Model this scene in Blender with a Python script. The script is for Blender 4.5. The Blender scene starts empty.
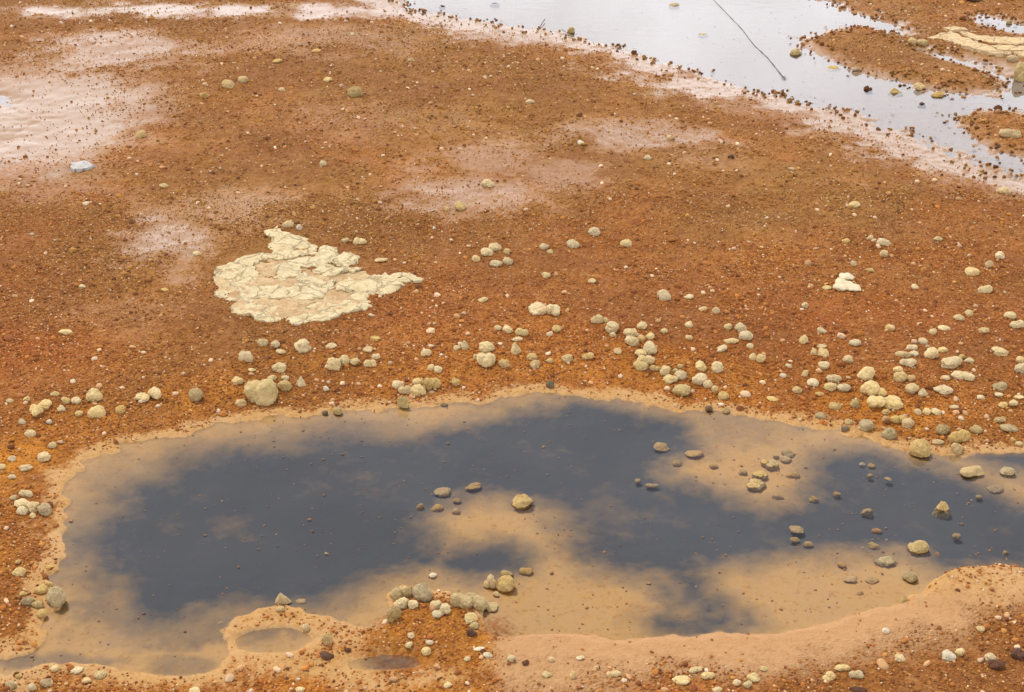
import bpy, bmesh, math, random
import numpy as np
from mathutils import Vector, Matrix, geometry

sc = bpy.context.scene
COL = sc.collection
W_, H_ = 1024, 692
FPX = 1407.0
CAMH = 1.7
PITCH = math.radians(26.3)
CP, SP = math.cos(PITCH), math.sin(PITCH)
rng = np.random.default_rng(7)
random.seed(7)


# ---- stones: (photo x, y, width, height, shape, tone, label, landmark name) -------------------
# shape: r round, k knobbly, p long, f flat, c chip, n pointed; tone: w cream, b white, t tan, o olive, d dark
STONES = [
# far shore, crust side of the pool
(261,394,31,25,'k','w','biggest pale boulder on the far shore, pitted and broader than all its neighbours','biggest boulder'),
(246,358,14,12,'p','w','',''),(263,343,10,8,'r','w','',''),(275,345,10,9,'r','w','',''),(281,352,10,5,'f','w','',''),
(303,347,16,13,'k','w','helmet-shaped cream stone resting on two small chips behind the biggest boulder','helmet-shaped stone'),
(314,350,5,4,'c','w','',''),(331,346,11,5,'f','w','',''),(252,370,8,4,'f','w','',''),(279,368,14,10,'k','w','',''),(268,369,6,4,'c','w','',''),
(334,365,14,13,'r','w','front ball of the touching cream pair behind the pool\'s far shore','touching cream pair'),
(344,361,11,10,'r','w','back ball of the touching cream pair behind the pool\'s far shore',''),
(355,362,10,7,'r','w','',''),(368,350,9,6,'c','w','',''),(376,357,8,6,'r','w','',''),(370,364,13,8,'p','w','',''),
(272,378,9,5,'f','w','',''),(285,378,8,5,'r','w','',''),(285,386,14,11,'r','t','',''),(301,383,10,10,'n','w','',''),
(238,381,12,8,'k','w','',''),(241,403,11,8,'r','t','',''),(326,389,6,5,'c','b','',''),(330,394,6,4,'c','b','',''),(251,384,7,7,'c','t','',''),
(325,413,6,5,'r','m','',''),(338,412,9,9,'r','o','',''),
(196,396,14,13,'r','o','dull olive ball standing alone between two-lobed stone and biggest boulder','dull olive ball'),
# left hand bank
(95,396,16,14,'k','w','',''),(97,412,17,12,'k','w','',''),(79,414,7,6,'r','w','',''),(120,410,11,8,'r','t','',''),(128,409,5,4,'c','w','',''),
(10,401,7,4,'f','w','',''),(55,394,9,5,'f','w','',''),(66,401,9,7,'r','w','',''),(76,401,10,7,'r','w','',''),(61,409,8,7,'c','w','',''),
(27,399,7,5,'c','t','',''),(22,422,7,6,'c','w','',''),(49,422,6,5,'c','b','',''),(30,433,11,7,'n','w','',''),(58,435,5,4,'c','w','',''),
(52,446,8,7,'c','w','',''),(44,457,14,10,'r','w','',''),(12,459,8,6,'c','w','',''),(26,468,13,7,'k','w','',''),(2,467,8,6,'r','w','',''),(12,477,8,5,'f','w','',''),
(26,494,14,7,'p','w','long back stone lying along the top of the popcorn cluster',''),
(14,498,8,5,'c','t','',''),(23,504,16,10,'r','w','broad pale stone in the middle of the popcorn cluster by the pool','popcorn cluster'),
(23,511,11,9,'r','w','',''),(33,508,12,11,'r','w','',''),(45,510,14,12,'k','o','olive shaded stone at the pool end of the popcorn cluster',''),(33,516,6,6,'c','w','',''),
(18,562,7,5,'r','t','small tan pebble touching the smooth white egg beside the pool',''),
(19,572,13,10,'r','w','smooth white egg-like stone on orange grit beside the pool','smooth white egg'),
(56,598,20,21,'r','o','large mossy globe-shaped stone at the pool edge, dark beneath','mossy globe stone'),
(41,590,12,9,'r','t','',''),(49,584,8,6,'c','t','',''),(28,602,14,9,'p','o','',''),(38,605,13,8,'p','o','',''),(42,614,10,8,'r','t','',''),(23,594,8,5,'f','t','',''),(50,567,8,4,'f','t','',''),
# shore in front of the crust
(398,385,12,9,'r','w','round stone at the crust end of the five-stone huddle',''),
(406,391,14,9,'p','w','low long stone at the front of the five-stone huddle',''),
(418,391,15,12,'r','w','rounded front stone in the middle of the five-stone huddle','five-stone huddle'),
(418,382,11,8,'r','w','back stone of the five-stone huddle, half hidden by front ones',''),
(432,385,16,14,'k','t','two-knobbed stone at the open end of the five-stone huddle',''),
(456,383,9,8,'r','t','',''),(403,404,11,14,'p','o','leaning olive stone between the five-stone huddle and the water','leaning olive stone'),
(444,405,8,4,'f','m','dark wet pebble at the waterline before the five-stone huddle',''),
(426,353,10,8,'r','w','',''),(457,348,7,5,'r','w','',''),(465,346,8,9,'n','w','',''),(431,368,7,6,'r','w','',''),(438,370,8,7,'r','w','',''),(383,378,6,4,'c','b','',''),(375,339,10,5,'c','t','',''),
(498,328,7,5,'r','w','',''),(508,330,10,7,'r','w','',''),(522,333,13,8,'p','w','',''),(517,339,11,5,'f','w','',''),(516,350,10,12,'n','w','upright cream wedge beside the hourglass-shaped stone','upright cream wedge'),
(504,364,11,9,'k','t','',''),(532,357,11,7,'r','t','',''),(535,365,10,9,'r','t','',''),(550,361,7,5,'r','w','',''),(567,359,11,8,'r','t','',''),(557,329,10,7,'r','t','',''),(588,357,12,7,'p','t','',''),
(550,385,8,8,'r','m','dark wet pebble doubled by its reflection at the middle of far waterline','dark waterline pebble'),
# chain
(597,320,12,9,'p','w','oval stone at the far end of the winding stone chain',''),
(606,320,6,5,'c','w','',''),(612,328,13,12,'r','w','fat round stone second along the winding stone chain',''),(613,335,7,5,'c','w','',''),
(642,326,11,7,'r','w','',''),(631,333,16,9,'k','w','',''),(632,341,14,10,'r','w','broad cream dome in the middle of the winding stone chain','middle of the stone chain'),(641,339,8,7,'r','t','',''),
(650,337,9,7,'r','w','',''),(650,349,13,13,'r','w','',''),(641,353,12,7,'r','w','',''),(646,361,17,10,'p','w','',''),(641,366,14,10,'r','w','',''),(655,369,11,6,'p','t','',''),
(665,371,10,10,'r','w','',''),(681,376,12,10,'r','w','',''),(670,380,15,9,'k','w','',''),(675,371,6,5,'c','w','',''),
(682,391,18,12,'r','o','half-dome olive stone at the pool end of the stone chain','half-dome stone'),
(701,367,11,9,'r','w','',''),(700,380,15,12,'r','w','',''),(708,385,9,9,'r','w','',''),(717,368,12,11,'r','w','',''),
(715,390,7,8,'r','w','',''),(723,396,11,8,'r','t','',''),(689,325,8,6,'c','w','',''),(664,331,8,6,'c','w','',''),(689,338,7,5,'c','t','',''),(618,352,8,6,'c','t','',''),
(668,365,5,5,'c','w','',''),(680,367,6,5,'c','w','',''),
(722,348,12,7,'c','w','',''),(731,341,14,6,'f','w','',''),(750,346,7,5,'r','w','',''),(753,357,8,7,'r','w','',''),(761,359,9,9,'c','w','',''),
(728,327,8,6,'r','w','',''),(741,328,12,10,'r','w','back stone of the white pair beyond the stone chain',''),(746,336,13,10,'r','w','front stone of the white pair beyond the stone chain','white pair'),
(773,399,12,5,'f','t','',''),(726,411,7,6,'r','o','',''),(709,408,7,5,'r','m','',''),
# right hand shore
(822,331,10,6,'c','w','',''),(804,340,9,9,'n','w','',''),(821,346,11,4,'f','w','',''),(814,352,7,8,'c','w','',''),(823,353,11,8,'c','w','',''),
(824,366,11,8,'r','w','',''),(848,360,10,8,'r','t','',''),(855,343,12,7,'r','w','',''),(783,376,6,5,'r','b','',''),
(805,374,8,7,'c','w','',''),(799,366,6,4,'c','w','',''),(789,366,7,4,'c','w','',''),(813,383,11,8,'r','w','',''),(834,379,15,8,'p','w','',''),(831,387,14,9,'r','w','middle stone of the tight trio beyond the shore pebbles','tight trio'),(844,388,13,9,'k','w','',''),
(797,390,10,7,'r','t','',''),(820,394,9,4,'f','t','',''),(835,406,12,7,'r','t','',''),(855,404,11,9,'r','o','',''),
(866,375,17,13,'k','w','',''),
(900,378,12,11,'r','w','',''),(898,370,9,6,'r','w','',''),(903,355,15,7,'p','w','',''),
(969,313,9,6,'r','w','',''),(959,318,11,6,'r','t','',''),(1010,316,11,8,'r','w','',''),(1018,325,17,9,'p','w','',''),
(944,328,12,5,'f','w','',''),(933,332,8,6,'r','w','',''),(984,331,10,6,'c','t','',''),(923,342,9,7,'r','w','',''),(912,348,11,6,'p','w','',''),(914,354,9,6,'r','w','',''),
(908,363,16,8,'p','w','',''),(932,354,14,12,'r','w','large smooth ball lying behind the log-shaped stone','smooth ball'),(943,350,10,6,'r','w','',''),
(952,363,21,12,'k','w','wide two-knobbed cream stone between the smooth ball and the log-shaped stone','wide two-knobbed stone'),
(962,357,7,5,'r','t','',''),(969,361,9,6,'c','w','',''),(983,345,6,4,'r','w','',''),(1000,352,16,8,'k','w','',''),(1020,360,8,7,'r','w','',''),(1021,369,12,12,'k','w','',''),
(963,376,22,9,'p','w','pale log-shaped stone lying behind the side shore','log-shaped stone'),
(946,378,8,5,'r','w','',''),(911,379,8,7,'r','t','',''),(912,389,13,11,'r','w','',''),(923,393,9,8,'n','w','',''),(943,390,18,10,'k','w','',''),(956,389,5,5,'c','w','',''),
(1000,387,14,8,'k','o','',''),(999,395,8,5,'c','w','',''),(981,398,8,5,'c','w','',''),(1019,397,10,4,'f','w','',''),
(918,412,8,6,'r','w','',''),(927,412,8,7,'r','w','',''),(936,412,10,6,'r','w','',''),(954,407,9,4,'f','w','',''),(1013,404,9,7,'c','w','',''),(1003,405,9,6,'r','t','',''),
(899,420,17,9,'p','t','',''),(908,424,12,10,'r','t','',''),(943,430,14,10,'r','o','round olive stone touching the end of the long loaf-shaped stone',''),
(959,437,23,13,'p','t','long tan loaf-shaped stone just above the waterline','long loaf-shaped stone'),
(976,430,12,8,'r','o','',''),(1009,428,17,9,'k','o','',''),(1000,420,12,6,'p','t','',''),
(920,450,20,18,'r','t','big round tan boulder at the waterline with a dark wet base','wet-based round boulder'),
(957,449,11,11,'r','t','',''),(938,442,12,6,'f','t','',''),
(972,473,23,12,'p','t','flat broad tan stone half sunk in the pool beside the far shore','half-sunk flat stone'),
(1007,472,15,10,'r','o','',''),(1013,440,6,5,'c','t','',''),(1019,444,8,5,'c','t','',''),
(821,416,11,6,'r','o','',''),(866,426,15,11,'r','o','',''),(889,434,15,12,'r','o','',''),(845,429,8,6,'r','m','',''),(849,422,8,6,'r','t','',''),
(885,420,6,7,'c','t','',''),(886,412,8,6,'r','t','',''),
# in the pool
(523,504,22,16,'k','t','lone tan rock standing in the middle of the pool','lone mid-pool rock'),
(442,491,17,9,'r','s','',''),(437,506,13,9,'r','s','',''),(456,510,9,7,'r','s','',''),(420,505,8,7,'r','s','',''),(457,500,9,5,'f','s','',''),(473,486,18,8,'k','s','',''),
(661,446,17,9,'r','s','',''),(694,453,19,9,'k','s','',''),(677,462,10,7,'r','s','',''),(714,465,9,5,'f','s','',''),(743,471,9,6,'r','s','',''),(638,480,7,5,'r','s','',''),(652,485,14,5,'p','s','',''),
(756,486,20,12,'k','t','lower lumpy stone of the pale pile standing in shallow water','shallow-water pile'),
(760,476,15,10,'r','t','middle stone of the pale pile standing in shallow water',''),
(765,464,9,8,'r','t','',''),(772,466,13,11,'r','o','',''),(786,460,11,7,'r','t','',''),(788,454,12,7,'r','o','',''),(776,457,7,5,'c','w','',''),(793,474,15,7,'p','s','',''),
(778,496,13,8,'p','s','',''),(814,498,10,7,'c','s','',''),(837,493,8,7,'r','s','',''),(867,510,13,9,'c','s','',''),(979,496,7,5,'r','s','',''),(996,488,17,8,'f','s','',''),
(862,465,6,5,'r','b','',''),(872,465,8,5,'f','s','',''),(870,475,6,5,'r','s','',''),(888,479,8,4,'f','s','',''),(834,449,5,6,'c','s','',''),
(941,511,17,17,'n','t','pointed pale stone rising from dark water off the sandbar','pointed stone in dark water'),
(797,529,16,9,'r','s','',''),(795,539,11,6,'f','s','',''),(808,543,10,6,'f','s','',''),(957,535,9,7,'r','s','',''),(1006,552,6,6,'r','s','',''),
(918,549,20,15,'r','o','smooth brown oval stone at the edge of the sandbar, largest there','smooth brown oval'),
(874,546,11,7,'r','t','',''),(885,562,20,11,'c','o','ragged flat-topped stone on the sandbar beside the smooth brown oval','ragged sandbar stone'),
(910,578,15,11,'r','o','',''),(904,600,9,8,'n','o','',''),(872,580,14,7,'f','s','',''),(850,579,14,6,'f','s','',''),(842,564,9,6,'r','s','',''),(860,593,8,5,'f','s','',''),(887,601,6,4,'c','s','',''),(955,572,8,6,'r','s','',''),
(526,570,14,9,'r','s','',''),(283,600,16,14,'n','t','humped pale stone on the muddy near shore, half in water','humped shore stone'),
(301,601,12,6,'f','s','',''),(280,609,9,6,'c','t','',''),(221,623,18,10,'p','s','long sunken stone under shallow muddy water','long sunken stone'),
# spit
(433,576,8,6,'r','b','small white pebble at the water end of the gravel spit',''),
(401,594,22,13,'p','o','oblong olive stone along the head of the gravel spit','oblong spit stone'),
(422,594,21,18,'r','o','tall ribbed dome at the head of the gravel spit','ribbed dome'),
(402,604,15,12,'k','w','',''),(394,615,14,17,'k','o','',''),(413,605,10,9,'r','w','',''),(436,605,13,9,'r','w','',''),(445,610,12,11,'r','w','',''),(438,614,12,8,'r','w','',''),
(471,619,13,11,'r','w','round pale stone leaning against the front of the saddle-shaped clump',''),(474,626,9,7,'r','o','',''),(472,633,11,9,'k','d','black clod below the saddle-shaped clump','black spit clod'),
(490,584,12,15,'k','t','',''),(506,586,17,17,'r','t','tan ball at the front of the cluster past the spit end','tan ball past the spit'),(507,575,13,10,'r','o','',''),(496,595,6,6,'c','w','',''),
(426,651,10,8,'r','w','',''),(411,636,7,6,'c','w','',''),(409,645,8,6,'c','w','',''),(479,649,11,4,'f','b','',''),(488,655,10,6,'f','b','',''),(467,659,7,5,'r','w','',''),(511,659,9,7,'c','w','',''),(474,662,5,5,'c','w','',''),
(327,640,11,12,'k','t','',''),(327,656,15,9,'k','d','larger black clod beside the muddy puddle','muddy-puddle clod'),(306,628,8,7,'r','t','',''),(348,650,7,5,'c','d','',''),
# front gravel
(300,690,9,6,'c','w','',''),(448,685,8,6,'r','w','',''),(55,669,9,7,'r','w','',''),(76,670,13,8,'r','w','',''),(100,675,12,8,'r','t','',''),(47,683,12,9,'c','t','',''),(32,688,9,8,'c','w','',''),(11,685,12,9,'k','t','',''),
(19,676,7,5,'c','t','',''),(87,681,9,6,'c','t','',''),(195,690,11,6,'c','w','',''),(189,681,6,4,'c','d','',''),
(526,663,8,6,'c','d','',''),(551,660,7,5,'c','w','',''),(580,658,8,5,'c','w','',''),(614,674,15,7,'p','w','',''),(547,675,10,6,'c','w','',''),(573,676,6,8,'c','w','',''),(596,668,6,5,'c','t','',''),
(681,680,17,10,'k','w','knobbly cream lump largest on the front gravel before the mud bank','knobbly front lump'),(696,670,15,6,'p','w','',''),(708,676,13,7,'p','w','',''),(737,683,8,7,'r','w','',''),(754,678,14,9,'k','w','',''),(747,685,9,8,'c','w','',''),(764,669,8,6,'c','w','',''),(717,690,10,6,'c','w','',''),
(886,631,7,6,'r','b','',''),(981,629,9,6,'r','t','',''),(949,656,13,10,'r','b','brightest white pebble on the front gravel','brightest front pebble'),(960,653,9,9,'r','w','',''),(990,658,10,9,'r','w','pale round pebble pressed against the dark red clod',''),
(900,658,11,7,'c','w','',''),(842,668,15,7,'p','w','',''),(829,677,13,9,'k','w','',''),(856,675,14,8,'p','w','',''),
(997,665,17,11,'k','d','dark red clod of earth on the front gravel beside a pale pebble','dark red clod'),(1018,655,15,12,'k','d','dark lumpy clod of earth behind the dark red clod',''),(858,690,18,6,'k','d','',''),
# stream
(796,54,12,9,'r','o','domed stone standing in the stream beyond the long twig','domed stream stone'),
(868,91,9,10,'k','d','squat dark block standing upright in the stream, taller than wide','squat dark block'),
(895,93,15,9,'n','o','broad tent-shaped stone in the stream beside the squat dark block','tent-shaped stream stone'),
(920,87,10,7,'r','t','',''),(938,96,13,7,'c','t','',''),(922,106,8,7,'r','d','',''),(998,109,9,7,'r','d','',''),(990,25,5,4,'c','d','',''),(1009,23,6,6,'r','o','',''),
(913,42,10,7,'r','t','',''),(922,43,11,7,'r','o','',''),(1012,59,11,7,'r','o','',''),(1021,75,14,20,'r','o','big pale-topped boulder standing among the far stream channels','pale-topped stream boulder'),
(784,79,6,5,'r','d','small dark pebble at the shore end of the long twig',''),(833,69,14,5,'f','t','',''),(1010,134,21,9,'p','t','long tan stone on the small bank beside the stream','long bank stone'),(998,147,7,5,'c','d','',''),
(973,-1,18,8,'k','d','dark rock on the brown bank beyond the far cream crust','dark far rock'),
(674,7,11,6,'r','o','',''),(685,10,5,4,'c','d','',''),(700,8,6,4,'c','d','',''),(571,31,7,7,'r','o','round dark pebble in the stream shallows beside the short twig',''),
(634,53,6,5,'c','d','',''),(703,36,10,5,'f','t','',''),(735,46,6,4,'c','d','',''),(442,8,7,5,'c','d','',''),(495,6,10,5,'c','d','',''),
# the orange flat
(355,93,15,11,'r','o','lone egg-shaped olive stone on the far orange flat','lone egg stone'),
(581,143,6,5,'r','b','single bright white pebble on the far flat between stream and crust','bright white dot'),
(648,158,9,5,'f','w','',''),(530,102,9,5,'f','t','',''),(671,138,9,5,'c','t','',''),(731,157,7,5,'c','d','',''),
(316,51,9,4,'f','t','',''),(277,61,10,4,'f','t','',''),(328,80,8,5,'f','w','',''),(282,90,7,4,'c','t','',''),(323,164,7,6,'r','w','',''),(411,60,7,4,'c','t','',''),
(228,85,12,9,'k','t','front stone of the lumpy pair on the far flat','lumpy far pair'),(243,80,10,7,'r','t','',''),(204,96,8,6,'c','t','',''),(141,135,9,8,'r','t','',''),
(164,186,9,5,'f','w','',''),(197,254,8,5,'f','w','',''),(66,332,13,6,'c','w','',''),(165,290,8,4,'f','t','',''),(82,287,8,4,'c','w','',''),
(488,184,12,8,'r','w','smooth oval stone alone on the pinkish damp patch','damp-patch oval'),(460,207,12,8,'r','t','',''),(447,209,6,5,'c','w','',''),
(288,225,11,8,'r','t','round tan stone at the horn of the cracked crust','crust-horn stone'),(299,228,6,6,'r','b','',''),(360,242,13,7,'p','w','',''),(345,241,8,5,'c','t','',''),(381,260,13,5,'c','t','',''),
(495,248,13,9,'r','w','top stone of the loose white cluster halfway across the flat','loose white cluster'),(487,253,12,9,'r','w','',''),(476,259,8,7,'r','w','',''),(496,264,12,7,'k','w','',''),(508,262,10,8,'r','w','',''),(507,252,7,6,'r','t','',''),(483,300,10,5,'c','w','',''),
(594,232,12,9,'r','w','round white stone topmost of the scattered trio beyond the peanut-shaped stone','topmost trio stone'),(573,245,12,9,'r','w','',''),(544,247,9,7,'r','w','',''),(550,252,6,5,'c','w','',''),(626,244,11,8,'r','w','',''),
(546,276,9,6,'c','w','',''),(592,281,8,5,'f','w','',''),(664,296,13,11,'r','w','lone knobbly white ball on the flat above the stone chain','lone white ball'),(689,297,9,5,'f','w','',''),(703,309,8,5,'c','w','',''),(716,311,8,8,'c','t','',''),
(1004,191,13,8,'r','t','smooth tan stone near the stream bank, farthest of the wide flat','stream-bank stone'),(854,205,12,7,'f','w','',''),(884,243,14,8,'p','w','',''),(938,239,9,5,'f','w','',''),(870,238,6,6,'c','w','',''),(846,241,8,5,'f','t','',''),
(884,254,8,7,'r','w','',''),(854,264,6,6,'c','w','',''),(1000,256,9,8,'r','w','',''),(989,265,8,8,'c','t','',''),(972,272,14,8,'r','w','',''),(985,290,14,8,'p','w','',''),(915,287,7,5,'r','w','',''),(870,270,9,5,'c','t','',''),
(827,288,9,4,'f','w','',''),(805,306,7,6,'c','w','',''),(890,328,9,7,'r','w','',''),
]
# ---- stones made of several fused lobes: (lobes (x,y,w,h), tone, label, landmark name) ---------
CLUMPS = [
([(487,347,15,11),(486,360,18,15),(476,357,6,6)],'w','hourglass-shaped cream stone standing at the far shore, narrow in its middle','hourglass-shaped stone'),
([(538,309,18,11),(553,310,14,12)],'w','pale peanut-shaped stone lying alone on the orange flat','pale peanut-shaped stone'),
([(846,277,14,8),(845,285,20,10),(852,287,16,8),(840,287,14,8)],'b','white stone with a cone-shaped top on the wide orange flat','cone-topped stone'),
([(871,389,18,17),(881,393,12,10),(876,402,17,14),(892,402,18,12),(897,404,13,10)],'w','largest cream clump on the far shore, bent into an L-shaped mass','L-shaped clump'),
([(36,411,13,12),(45,405,12,9)],'w','pale two-knob stone on the red bank behind the smooth shore','two-knob bank stone'),
([(155,394,13,13),(143,397,14,9)],'w','two-lobed cream stone on the red bank above the pool','two-lobed stone'),
([(457,600,13,14),(467,601,19,16),(479,604,18,18),(491,607,14,9)],'o','long saddle-shaped yellowish clump on the gravel spit, biggest stone there','saddle-shaped clump'),
]
# ---- outlines (photo pixels) ------------------------------------------------------------------
POOL = [(60,520),(66,480),(100,452),(160,439),(215,427),(260,420),(330,414),(400,408),(450,404),(520,396),(560,394),(610,399),(660,406),(720,413),(780,421),(830,431),(870,441),(900,449),(930,456),(960,459),(990,455),(1030,458),(1130,465),(1150,545),(1100,562),(1030,567),(990,570),(958,574),(930,580),(912,596),(890,606),(865,608),(850,617),(825,622),(800,629),(760,636),(700,632),(650,640),(600,639),(545,632),(500,641),(484,632),(490,612),(478,596),(440,596),(430,588),(400,587),(385,598),(384,618),(370,628),(335,622),(310,610),(285,604),(262,610),(240,620),(228,634),(232,655),(215,668),(180,676),(140,672),(120,668),(85,664),(45,664),(10,672),(-40,676),(-40,660),(20,658),(46,645),(52,622),(64,605),(58,570),(62,540)]
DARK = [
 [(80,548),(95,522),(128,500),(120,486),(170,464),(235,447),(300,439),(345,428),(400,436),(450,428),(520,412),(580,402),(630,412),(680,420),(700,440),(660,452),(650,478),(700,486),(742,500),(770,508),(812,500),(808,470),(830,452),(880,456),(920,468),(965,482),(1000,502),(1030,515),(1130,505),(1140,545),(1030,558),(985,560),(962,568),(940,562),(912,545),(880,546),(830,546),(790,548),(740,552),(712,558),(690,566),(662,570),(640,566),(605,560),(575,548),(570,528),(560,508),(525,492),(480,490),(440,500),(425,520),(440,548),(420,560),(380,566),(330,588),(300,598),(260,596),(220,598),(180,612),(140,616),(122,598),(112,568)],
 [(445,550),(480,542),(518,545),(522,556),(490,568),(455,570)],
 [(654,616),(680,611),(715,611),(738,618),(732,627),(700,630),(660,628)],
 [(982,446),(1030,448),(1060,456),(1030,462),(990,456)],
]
DARK_LINES = [([(655,572),(670,588),(682,596),(680,610)],3),([(682,596),(696,592),(694,578),(676,570)],4),([(560,520),(600,530)],6),([(706,596),(710,608)],3)]
PUDDLES = [(275,640,43,14),(388,663,36,8),(178,664,45,12)]
STREAM = [(400,7),(430,12),(500,24),(560,33),(600,42),(650,58),(700,74),(760,90),(800,100),(850,112),(900,130),(960,152),(1030,178),(1200,215),(1200,60),(1060,95),(1024,88),(990,72),(955,60),(915,48),(908,52),(930,64),(985,84),(996,86),(1000,92),(960,92),(930,84),(890,73),(850,64),(820,50),(806,38),(840,32),(856,27),(885,35),(899,29),(875,20),(855,12),(828,3),(800,-4),(740,-30),(560,-30),(480,-20),(420,-10)]
TONGUE = [(806,36),(800,32),(830,30),(860,27),(884,34),(897,29),(912,45),(918,52)]
ISLAND = [(806,40),(838,33),(862,28),(886,36),(905,46),(925,56),(960,66),(1000,80),(1000,88),(975,92),(945,90),(905,80),(872,72),(845,63),(818,50)]
BANK2 = [(962,118),(985,113),(1024,116),(1080,120),(1080,160),(1024,154),(1000,150),(980,138)]
POOL3 = [(965,21),(972,12),(990,14),(1006,19),(1030,25),(1080,30),(1080,45),(1024,36),(1000,32),(980,27)]
CLAYS = [ # damp pale clay patches: x, y, rx, ry, amount
 (25,120,90,45,1.0),(110,55,110,24,.75),(190,15,300,9,1.0),(165,255,70,36,.85),(230,215,90,26,.5),(470,205,120,28,.75),(490,165,90,24,.5),(640,140,90,20,.7),(560,185,60,30,.5),(700,165,60,14,.4),(330,45,150,18,.4),(60,190,80,26,.35),(110,320,90,26,.2),(760,112,90,10,.35),(560,38,130,9,.8),(930,150,70,16,.7),(840,115,60,12,.6),(380,120,110,25,.25)]
PUDDLE_FAR = [(-60,84),(40,86),(92,98),(98,115),(85,138),(45,160),(-60,172)]
WATERPALE = []
CRUST = [ # plates of the big crust, in a 4.45x enlargement from (200, 215)
 [(305,75),(355,65),(370,85),(440,100),(490,130),(525,155),(525,178),(470,180),(420,190),(380,203),(330,195),(330,165),(322,120),(308,100)],
 [(529,154),(600,160),(610,184),(598,215),(565,220),(538,230),(523,205),(530,180)],
 [(607,190),(640,182),(690,190),(708,212),(670,222),(640,233),(604,222)],
 [(60,295),(75,262),(100,235),(150,215),(180,195),(240,180),(325,175),(330,197),(255,205),(240,235),(260,265),(250,290),(200,318),(150,333),(110,328),(85,315)],
 [(345,245),(380,225),(440,207),(520,197),(530,232),(490,232),(440,240),(435,275),(390,290),(350,305),(325,290),(360,265)],
 [(530,240),(570,236),(640,237),(720,240),(700,255),(600,265),(545,275),(520,260)],
 [(70,345),(130,340),(200,328),(260,333),(320,328),(385,338),(390,368),(330,373),(235,368),(220,393),(160,385),(130,375),(80,365)],
 [(145,420),(165,395),(225,394),(240,402),(330,407),(330,447),(380,460),(340,475),(270,470),(200,445),(160,435)],
 [(430,280),(480,265),(500,290),(560,310),(600,308),(595,330),(560,345),(550,365),(500,385),(430,385),(395,370),(390,335),(440,315)],
 [(384,462),(440,430),(500,407),(560,397),(640,390),(680,378),(700,398),(755,397),(765,408),(700,425),(650,440),(600,455),(560,470),(520,470),(440,485)],
 [(604,300),(660,290),(720,300),(770,270),(836,266),(890,284),(890,320),(870,345),(800,355),(740,365),(742,392),(692,392),(674,372),(680,345),(606,338)],
 [(842,262),(890,260),(940,275),(985,290),(970,302),(900,300),(870,285)],
 [(334,405),(345,385),(390,376),(436,390),(432,430),(390,438),(335,443)],
 [(440,393),(500,390),(560,378),(560,393),(500,404),(450,424)],
 [(250,330),(300,300),(340,310),(385,312),(386,334),(320,324)],
]
CRUST_BASE = [(75,290),(110,240),(180,205),(330,185),(335,120),(440,115),(520,165),(600,170),(690,200),(700,215),(640,235),(720,245),(760,275),(880,275),(870,330),(740,360),(740,395),(600,440),(440,470),(380,455),(340,465),(200,435),(150,415),(160,390),(90,350),(80,310)]
CRUST2 = [
 [(928,38),(940,35),(950,33.5),(958,36),(970,41),(985,47),(1000,53),(1012,56),(1000,57),(985,55),(970,50),(955,43.5),(942,39)],
 [(960,34),(978,36),(995,39),(1015,40),(1040,42),(1045,46),(1015,45),(995,43.5),(975,40)],
 [(944,30),(955,29),(966,30.5),(968,32.5),(950,32.5)],
 [(990,47),(1010,47),(1040,49),(1040,52.5),(1015,52),(998,51)],
 [(1015,54),(1040,54),(1042,58),(1022,58)],
]
CRUST2_BASE = [(928,39),(946,31),(966,31),(1000,38),(1040,42),(1045,55),(1000,58),(970,51),(945,42)]

# ------------------------------------------------------------------ geometry of the place
def ray(x, y):
    a, b = (x - W_/2) / FPX, (H_/2 - y) / FPX
    return np.array([a, CP + b*SP, -SP + b*CP])

def P(x, y, z=0.0):
    d = ray(x, y)
    t = (z - CAMH) / d[2]
    return np.array([d[0]*t, d[1]*t])

def depth_of(X, Y):
    return Y*CP + CAMH*SP

def poly_w(pts):
    return np.array([P(x, y) for x, y in pts])

def densify(pl, step=0.05):
    out = []
    n = len(pl)
    for i in range(n):
        a, b = pl[i], pl[(i+1) % n]
        k = max(1, int(np.hypot(*(b-a))/step))
        for j in range(k):
            out.append(a + (b-a)*j/k)
    return np.array(out)

def smooth_poly(pl, it=2):           # Chaikin corner cutting
    for _ in range(it):
        q = np.roll(pl, -1, axis=0)
        a, b = pl*.75 + q*.25, pl*.25 + q*.75
        pl = np.stack([a, b], 1).reshape(-1, 2)
    return pl

def sdf(pl, X, Y, far=0.6):
    """signed distance to a closed outline, positive inside, clamped to +-far"""
    x0, y0 = pl.min(0) - far; x1, y1 = pl.max(0) + far
    out = np.full(X.shape, -far)
    m = (X > x0) & (X < x1) & (Y > y0) & (Y < y1)
    x, y = X[m], Y[m]
    d2 = np.full(x.shape, 1e9); ins = np.zeros(x.shape, bool)
    n = len(pl)
    for i in range(n):
        ax, ay = pl[i]; bx, by = pl[(i+1) % n]
        ex, ey = bx-ax, by-ay
        wx, wy = x-ax, y-ay
        t = np.clip((wx*ex + wy*ey) / max(ex*ex + ey*ey, 1e-12), 0, 1)
        d2 = np.minimum(d2, (wx-ex*t)**2 + (wy-ey*t)**2)
        c = ((ay > y) != (by > y))
        if abs(by-ay) > 1e-12:
            ins ^= c & (x < (bx-ax)*(y-ay)/(by-ay) + ax)
    d = np.sqrt(d2)
    out[m] = np.clip(np.where(ins, d, -d), -far, far)
    return out

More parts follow.
